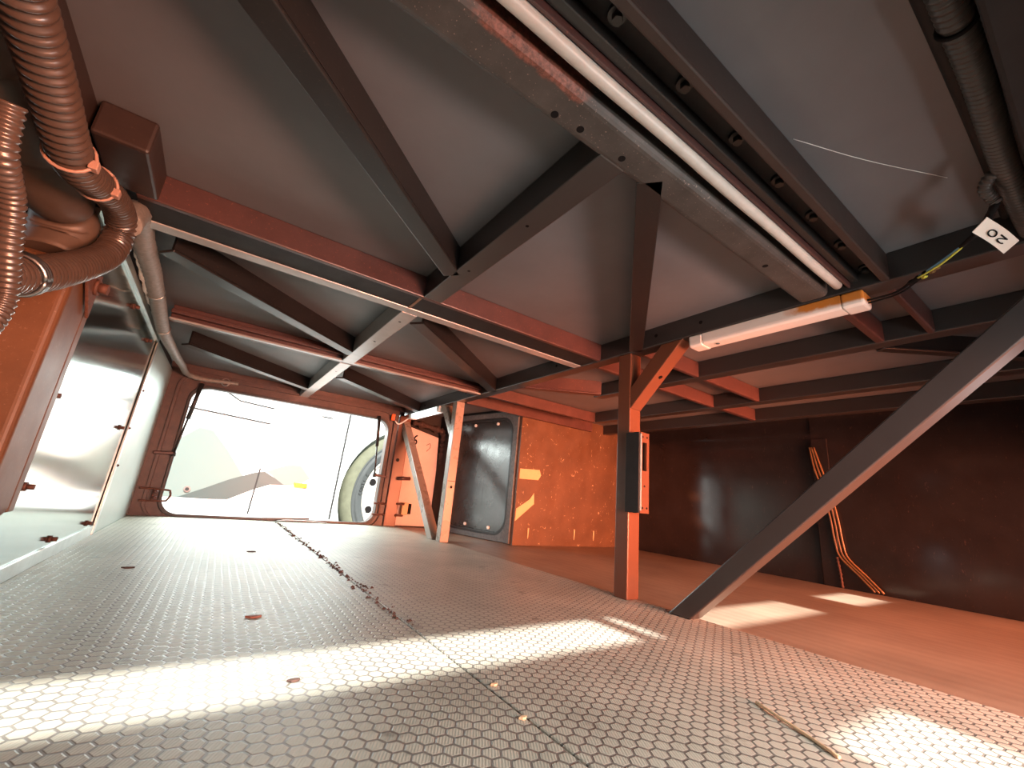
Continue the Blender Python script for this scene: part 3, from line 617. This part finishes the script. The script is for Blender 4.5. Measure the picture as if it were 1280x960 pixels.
MB().obox((1.2, 11.42, 0.06), (2.2, 11.42, 0.10), 0.06, 0.04, (0, 1, 0)).build('bar', 'black', sb, 0.01)
MB().tube(curve([(1.5, 11.35, 0.02), (1.7, 11.33, 0.05), (2.2, 11.33, 0.05), (2.6, 11.35, 0.02)], 0.05), lambda a, f: 0.014, 8).build('wire', 'steel', sb)
tag(MB().cyl((4.20, 11.602, 1.75), (4.20, 11.592, 1.75), 0.05, 14).build('round_plug', 'ink'), 'black round plug in the post strip right of the far doorway', 'plug')
# pale panel with a handwritten 6, torn rubber strip, bracket
pk = thing('pale_panel', (5.0, 11.9, 0), 'pale panel with a handwritten 6 beyond the far slanting brace', 'panel')
MB().prism([(4.43, 11.84, 0.0), (5.62, 11.84, 0.0), (5.46, 11.84, 2.57), (4.43, 11.84, 2.78)], (0, 0.06, 0)).build('sheet', 'panelwhite', pk, 0.01)
def six(cx, cz, s_):
    p = [(0.5, 1.0), (0.2, 0.85), (0.0, 0.5), (-0.02, 0.2), (0.15, 0.0), (0.4, 0.05), (0.5, 0.28), (0.35, 0.48), (0.12, 0.42), (0.02, 0.25)]
    return [(cx+x*s_*0.7, 11.835, cz+z*s_) for x, z in p]
stroke('handwritten_number', curve(six(4.68, 2.28, 0.26), 0.02), 0.022, pk)
stroke('faint_mark', curve([(5.10, 11.836, 2.3), (5.2, 11.836, 2.36), (5.22, 11.836, 2.25), (5.12, 11.836, 2.12)], 0.02), 0.008, pk, 'dirt')
tr = MB(); tpth = curve([(5.74, 11.72, 0.02), (5.70, 11.72, 0.8), (5.66, 11.72, 1.6), (5.62, 11.72, 2.2), (5.6, 11.72, 2.7)], 0.05); q_ = [random.uniform(0.07, 0.17) for _ in range(200)]
tr.tube(tpth, lambda a, f: q_[int(a/0.05) % 200], 9)
tag(tr.build('torn_strip', 'fuzzy'), 'ragged torn dark strip along the edge of the pale panel', 'strip')
tr = MB(); tpth = curve([(4.5, 11.7, 2.88), (5.0, 11.7, 2.84), (5.5, 11.7, 2.76), (5.9, 11.7, 2.72)], 0.05)
tr.tube(tpth, lambda a, f: q_[int(a/0.05) % 200]*0.7, 9)
tag(tr.build('torn_strip', 'fuzzy'), 'ragged dark strip hanging over the top of the pale panel', 'strip')
bk = thing('wall_bracket', (4.66, 11.6, 0.3), 'small pale bracket on the lower part of the pale panel', 'bracket')
MB().box(4.56, 4.74, 11.66, 11.82, 0.30, 0.62).build('cover', 'tape', bk, 0.01)
MB().box(4.75, 4.85, 11.7, 11.8, 0.32, 0.60).build('hook', 'ink', bk, 0.01)
for z in (0.58, 0.28): MB().cyl((4.36, 11.57, z), (4.58, 11.6, z), 0.03, 10).build('rod', 'rust', bk)
tag(MB().box(3.80, 3.9, 11.49, 11.55, 2.80, 2.98).build('corner_clip', 'orange', bevel=0.01), 'small orange clip at the top right corner of the far doorway', 'clip')
tag(MB().tube(curve([(3.92, 11.5, 2.80), (4.0, 11.45, 2.72), (4.1, 11.4, 2.78), (4.22, 11.2, 2.93)], 0.03), lambda a, f: 0.02, 8).build('lamp_lead', 'white'), 'short white lead from the far lamp to the doorway corner', 'wire')

# black hatch on the side of the boxed-in corner
ht = thing('access_hatch', hp(1.25, 0.0), 'black panelled hatch with rounded corners left of the orange lit wall', 'hatch')
def hring(lo, li, o0, o1):
    n = len(lo); vs = [hp(t_, z, o0) for t_, z in lo]+[hp(t_, z, o0) for t_, z in li]+[hp(t_, z, o1) for t_, z in lo]+[hp(t_, z, o1) for t_, z in li]; fs = []
    for i in range(n):
        j = (i+1) % n; fs += [(i, j, n+j, n+i), (2*n+j, 2*n+i, 3*n+i, 3*n+j), (n+i, n+j, 3*n+j, 3*n+i), (j, i, 2*n+i, 2*n+j)]
    return MB().add(vs, fs)
hin = rrect(-0.02, 2.45, 0.10, 3.02, 0.42); hout = []
for i, (a, b) in enumerate(hin): hout.append(((2.6, -0.17, -0.17, 2.6)[i//9], (3.16, 3.16, -0.02, -0.02)[i//9]))
hring(hout, hin, 0.0, 0.08).build('frame', 'hatchframe', ht, 0.01)
hring(hin, rrect(0.05, 2.38, 0.17, 2.95, 0.38), 0.0, 0.06).build('seal', 'seal', ht, 0.01)
hpan = MB(); lp_ = rrect(0.05, 2.38, 0.17, 2.95, 0.38); hpan.prism([hp(a, b, 0.0) for a, b in lp_], hn*0.035); hpan = hpan.build('panel', 'hatch', ht, 0.01)
for a in (0.95, 1.3, 1.65, 2.0): MB().prism([hp(a, 0.3, 0.034), hp(a+0.05, 0.3, 0.034), hp(a+0.05, 2.85, 0.034), hp(a, 2.85, 0.034)], hn*0.003).build('rib', 'hatch', ht).parent = hpan
for a, b in ((0.6, 2.86), (1.5, 2.86), (0.6, 0.26), (1.5, 0.26)):
    p = hp(a, b, 0.035); MB().cyl(p, p+hn*0.03, 0.04, 10).build('screw', 'white', ht).parent = hpan
# tape strips
GP = 'tan tape strips on the orange lit wall'
tag(MB().prism([(6.12, 8.41, 1.48), (6.7, 8.41, 1.50), (6.78, 8.41, 1.62), (6.72, 8.41, 1.75), (6.12, 8.41, 1.72)], (0, 0.008, 0)).build('tape_strip', 'tape'), 'upper tan tape strip on the orange lit wall, nearly level', 'tape', GP)
tag(MB().prism([(6.09, 8.41, 0.50), (6.62, 8.41, 0.92), (6.60, 8.41, 1.18), (6.48, 8.41, 1.02), (6.10, 8.41, 0.78)], (0, 0.008, 0)).build('tape_strip', 'tape'), 'lower tan tape strip on the orange lit wall, slanting upward', 'tape', GP)
GD = 'paint drips low on the back wall'
for x, h_ in ((6.5, 0.24), (8.0, 0.26), (8.7, 0.24)):
    tag(MB().tube([(x, 8.412, 0.12+i*h_/6) for i in range(7)], lambda a, f: 0.012+0.012*f, 8).build('paint_drip', 'tape'), {6.5: 'short pale drip low on the orange lit wall, nearest the hatch', 8.0: 'short pale drip low on the orange lit wall, middle one of three', 8.7: 'short pale drip low on the orange lit wall, nearest the near post'}[x], 'drip', GD)
# right wall: cover strip and cables
cs = tag(MB().box(9.90, 9.93, 3.32, 3.60, -0.03, 2.72).build('cover_strip', 'wallbrown', bevel=0.01), 'flat dark cover strip over the joint of the brown end wall', 'strip')
cb = thing('amber_cables', (9.9, 3.3, 0), 'bundle of amber lit cables down the joint of the brown end wall', 'cable')
for i, dy in enumerate((0.0, 0.06, 0.12)):
    MB().tube(curve([(9.88, 3.62-dy*0.6, 2.55), (9.87, 3.56-dy, 2.1), (9.87, 3.46-dy, 1.7), (9.87, 3.38-dy, 1.2), (9.87, 3.34-dy, 0.75), (9.87, 3.28-dy, 0.5), (9.86, 3.02-dy, 0.22), (9.85, 2.82-dy, 0.0)], 0.05), lambda a, f: 0.018, 8).build('cable', 'cable', cb)
tag(MB().tube(curve([(9.88, 3.34, 0.5), (9.88, 3.31, 0.2), (9.88, 3.30, -0.03)], 0.02), lambda a, f: 0.022*(1+0.25*math.sin(a*90)), 8).build('twisted_cord', 'rust'), 'short twisted cord below the amber cables at the wall foot', 'cord')
sw = MB()
tag(MB().tube(curve([(2.43, 0.82, 3.247), (2.912, 0.616, 3.246), (3.459, 0.344, 3.247)], 0.1), lambda a, f: 0.0022, 6).build('ceiling_thread', 'white'), 'thin pale thread stuck to the ceiling board at upper right', 'thread')

# ================================================================== LITTER ON THE FLOOR
GL = 'crumbs of litter on the mats'
for x, y, sx_, mm, lab in ((0.50, 3.82, 0.05, 'leaf', 'curled reddish twig on the mat left of the floor seam'), (0.69, 2.83, 0.025, 'straw', 'pale chip on the sunlit band left of the seam'),
                           (1.45, 2.66, 0.03, 'straw', 'pale chip beside the floor seam in the sunlit band'), (1.54, 2.19, 0.022, 'straw', 'yellowish chip just right of the seam, below the sunlit band'),
                           (1.47, 1.83, 0.022, 'straw', 'pale round crumb touching the seam near the bottom edge'), (0.59, 2.62, 0.03, 'dirt', 'dark crumb just below the pale chip'),
                           (0.70, 6.9, 0.05, 'dirt', 'dark speck on the mat far from the camera'), (-0.44, 5.82, 0.05, 'dirt', 'dark speck on the mat near the left metal sheet')):
    pts_ = [(x+sx_*math.cos(a)*(1+0.3*math.sin(3*a)), y+0.6*sx_*math.sin(a), 0.0) for a in [i*2*math.pi/9 for i in range(9)]]
    tag(MB().prism(pts_, (0, 0, 0.012)).build('litter_crumb', mm, bevel=0.004), lab, 'crumb', GL)
tag(MB().tube(curve([(2.83, 1.42, 0.008), (2.75, 1.27, 0.012), (2.68, 1.1, 0.008), (2.60, 0.95, 0.009)], 0.04), lambda a, f: 0.008, 8).build('dry_straw', 'straw'), 'long pale straw lying on the mat at lower right', 'straw')
dm = MB()
for i in range(260):
    y = 3.3+random.random()**0.8*8.0; x = 1.5+random.gauss(0, 0.02+0.02*abs(math.sin(y*1.7))); s0 = random.uniform(0.008, 0.026)
    dm.add([(x-s0, y-s0, 0.001), (x+s0, y-s0*0.4, 0.001), (x+s0*0.5, y+s0*1.6, 0.001), (x, y, s0*0.8)], [(0, 1, 2), (0, 3, 1), (1, 3, 2), (2, 3, 0)])
o = tag(dm.build('dirt', 'dirt'), 'dark grit collected along the seam between the rubber mats', 'dirt', kind='stuff')

# ================================================================== THE COACH OUTSIDE
CY = 16.3; K = CY/18.0
def cp(x, z, o=0.0): return (x*K, CY-o, 1+(z-1)*K)
wc = (7.42, 0.58)
co_ = thing('coach', (3.0, CY, -2.3), 'white coach parked outside the far doorway, grey swoosh and wheel showing', 'coach')
ar = 3.06
arc = [(wc[0]+ar*math.cos(a), wc[1]+ar*math.sin(a)) for a in [math.radians(200-i*(220/30)) for i in range(31)]]
body = [(-14, -2.0)] + [(arc[0][0]-0.05, -2.0)] + [p for p in arc if p[1] > -2.0] + [(22, -2.0), (22, 9.5), (-14, 9.5)]
MB().prism([cp(x, z) for x, z in body], (0, 0.25, 0)).build('body_side', 'coach', co_)
# the rest of the coach behind the side skin, clear of the wheel arch
MB().box(-14*K, 3.9*K, CY+0.27, CY+11, -1.8, 8.3).box(3.9*K, 22*K, CY+4.2, CY+11, -1.8, 8.3).build('body_shell', 'coach', co_)
MB().prism([cp(x, z, 0.012) for x, z in ((-0.68, 0.07), (0.0, 0.42), (0.6, 0.75), (1.0, 0.93), (1.35, 1.08), (1.65, 1.14), (2.0, 0.95), (2.36, 0.72), (1.9, 0.70), (1.4, 0.48), (0.72, 0.10), (0.2, 0.07))], (0, 0.012, 0)).build('grey_swoosh', 'greystripe', co_)
MB().prism([cp(x, z, 0.008) for x, z in ((1.71, 1.16), (2.1, 1.36), (2.45, 1.49), (2.8, 1.48), (3.2, 1.04), (2.9, 0.80), (2.54, 0.74), (2.36, 0.72), (2.0, 0.95))], (0, 0.008, 0)).build('pale_swoosh', 'palestripe', co_)
MB().prism([cp(x, z, 0.006) for x, z in ((-4, 0.2), (-2.0, 1.1), (-1.0, 2.0), (-0.6, 2.4), (-0.2, 2.35), (0.4, 1.7), (1.0, 0.93), (0.6, 0.75), (0.0, 0.42), (-0.68, 0.07), (-2, 0.0))], (0, 0.006, 0)).build('pale_swoosh', 'palestripe', co_)
MB().prism([cp(x, z, 0.06) for x, z in ((2.68, 0.86), (3.14, 0.84), (3.16, 0.68), (2.70, 0.69))], (0, 0.06, 0)).build('marker_lamp', 'amber', co_, 0.015)
c = cp(-0.47, 0.34); bt = MB().cyl((c[0], CY-0.04, c[2]), (c[0], CY, c[2]), 0.085, 20); bt.build('lock_button', 'steel', co_)
MB().cyl((c[0], CY-0.05, c[2]), (c[0], CY-0.04, c[2]), 0.05, 16).build('lock_ring', 'gap', co_)
def gapline(a, b, w=0.034): 
    a, b = Vector(cp(*a, 0.008)), Vector(cp(*b, 0.008)); MB().obox(a, b, w*1.35, 0.02, (b-a).cross(Vector((0, 1, 0)))).build('panel_gap', 'gap', co_)
gapline((1.48, 1.24), (1.42, -0.35)); gapline((4.24, 3.8), (4.17, -0.4), 0.045); gapline((-1.3, 3.04), (1.46, 2.87), 0.03); gapline((0.35, 3.53), (1.48, 3.45), 0.026); gapline((-0.07, 3.75), (0.35, 3.53), 0.026); gapline((3.17, 3.47), (3.6, 3.46), 0.026)
# wheel: lathe about Y
def lathe(prof, n, cx, cz):
    mb = MB(); k = len(prof); vs = []; fs = []
    for i in range(n):
        a = 2*math.pi*i/n
        for r, y in prof: vs.append((cx+r*math.cos(a), y, cz+r*math.sin(a)))
    for i in range(n):
        for j in range(k-1): a = i*k+j; b = ((i+1) % n)*k+j; fs.append((a, a+1, b+1, b))
    return mb.add(vs, fs, True)
wx, _, wz = cp(*wc); R_ = 2.99*K
wz_min = -2.3+R_; wz = max(wz, wz_min-0.02)
ty = lathe([(R_*0.70, CY+0.25), (R_*0.712, CY+0.06), (R_*0.72, CY+0.04), (R_*0.77, CY+0.038), (R_*0.775, CY+0.03), (R_*0.80, CY+0.03), (R_*0.805, CY+0.05), (R_*0.83, CY+0.055), (R_*0.835, CY+0.04), (R_*0.845, CY+0.04), (R_*0.85, CY+0.06)], 72, wx, wz)
ty = ty.build('tyre_sidewall', 'tyre', co_)
lathe([(R_*0.85, CY+0.06), (R_*0.86, CY+0.05), (R_*0.95, CY+0.14), (R_*0.975, CY+0.24), (R_*0.99, CY+0.4), (R_, CY+0.55), (R_, CY+1.3), (R_*0.96, CY+1.5), (R_*0.6, CY+1.5)], 72, wx, wz).build('tyre_tread', 'arch', co_)
rim_ = lathe([(R_*0.70, CY+0.25), (R_*0.70, CY+0.12), (R_*0.685, CY+0.12), (R_*0.67, CY+0.26), (R_*0.64, CY+0.29), (R_*0.40, CY+0.30), (R_*0.3, CY+0.4), (R_*0.16, CY+0.4), (R_*0.14, CY+0.2), (0.001, CY+0.2)], 64, wx, wz).build('rim', 'rim', co_)
for i in range(10):
    a = 2*math.pi*(i+0.5)/10; px, pz = wx+R_*0.60*math.cos(a), wz+R_*0.60*math.sin(a)
    MB().cyl((px, CY+0.285, pz), (px, CY+0.36, pz), R_*0.05, 16).build('hand_hole', 'ink', co_).parent = rim_
    a = 2*math.pi*i/10; px, pz = wx+R_*0.26*math.cos(a), wz+R_*0.26*math.sin(a); MB().cyl((px, CY+0.30, pz), (px, CY+0.44, pz), R_*0.022, 8).build('wheel_nut', 'steel', co_).parent = rim_
# raised lettering on the tyre wall
GLY = {'C': [[(0.9, 0.85), (0.6, 1.0), (0.25, 0.9), (0.05, 0.5), (0.25, 0.1), (0.6, 0.0), (0.9, 0.15)]], 'O': [[(0.5+0.45*math.cos(a), 0.5+0.5*math.sin(a)) for a in [i*math.pi/8 for i in range(17)]]],
       'N': [[(0.1, 0), (0.1, 1), (0.9, 0), (0.9, 1)]], 'T': [[(0.0, 1), (1, 1)], [(0.5, 1), (0.5, 0)]], 'I': [[(0.5, 0), (0.5, 1)]]}
lt = MB()
for idx, chh in enumerate('CONTI C'):
    if chh == ' ': continue
    a0 = math.radians(180 - idx*3.4)
    for stk_ in GLY[chh]:
        pts_ = []
        for gx, gz in stk_:
            a = a0-math.radians(2.5)*gx; r_ = R_*0.725+R_*0.036*gz; pts_.append((wx+r_*math.cos(a), CY+0.036, wz+r_*math.sin(a)))
        lt.tube(pts_, lambda a, f: 0.012, 6)
lt.build('lettering', 'gap', co_).parent = ty
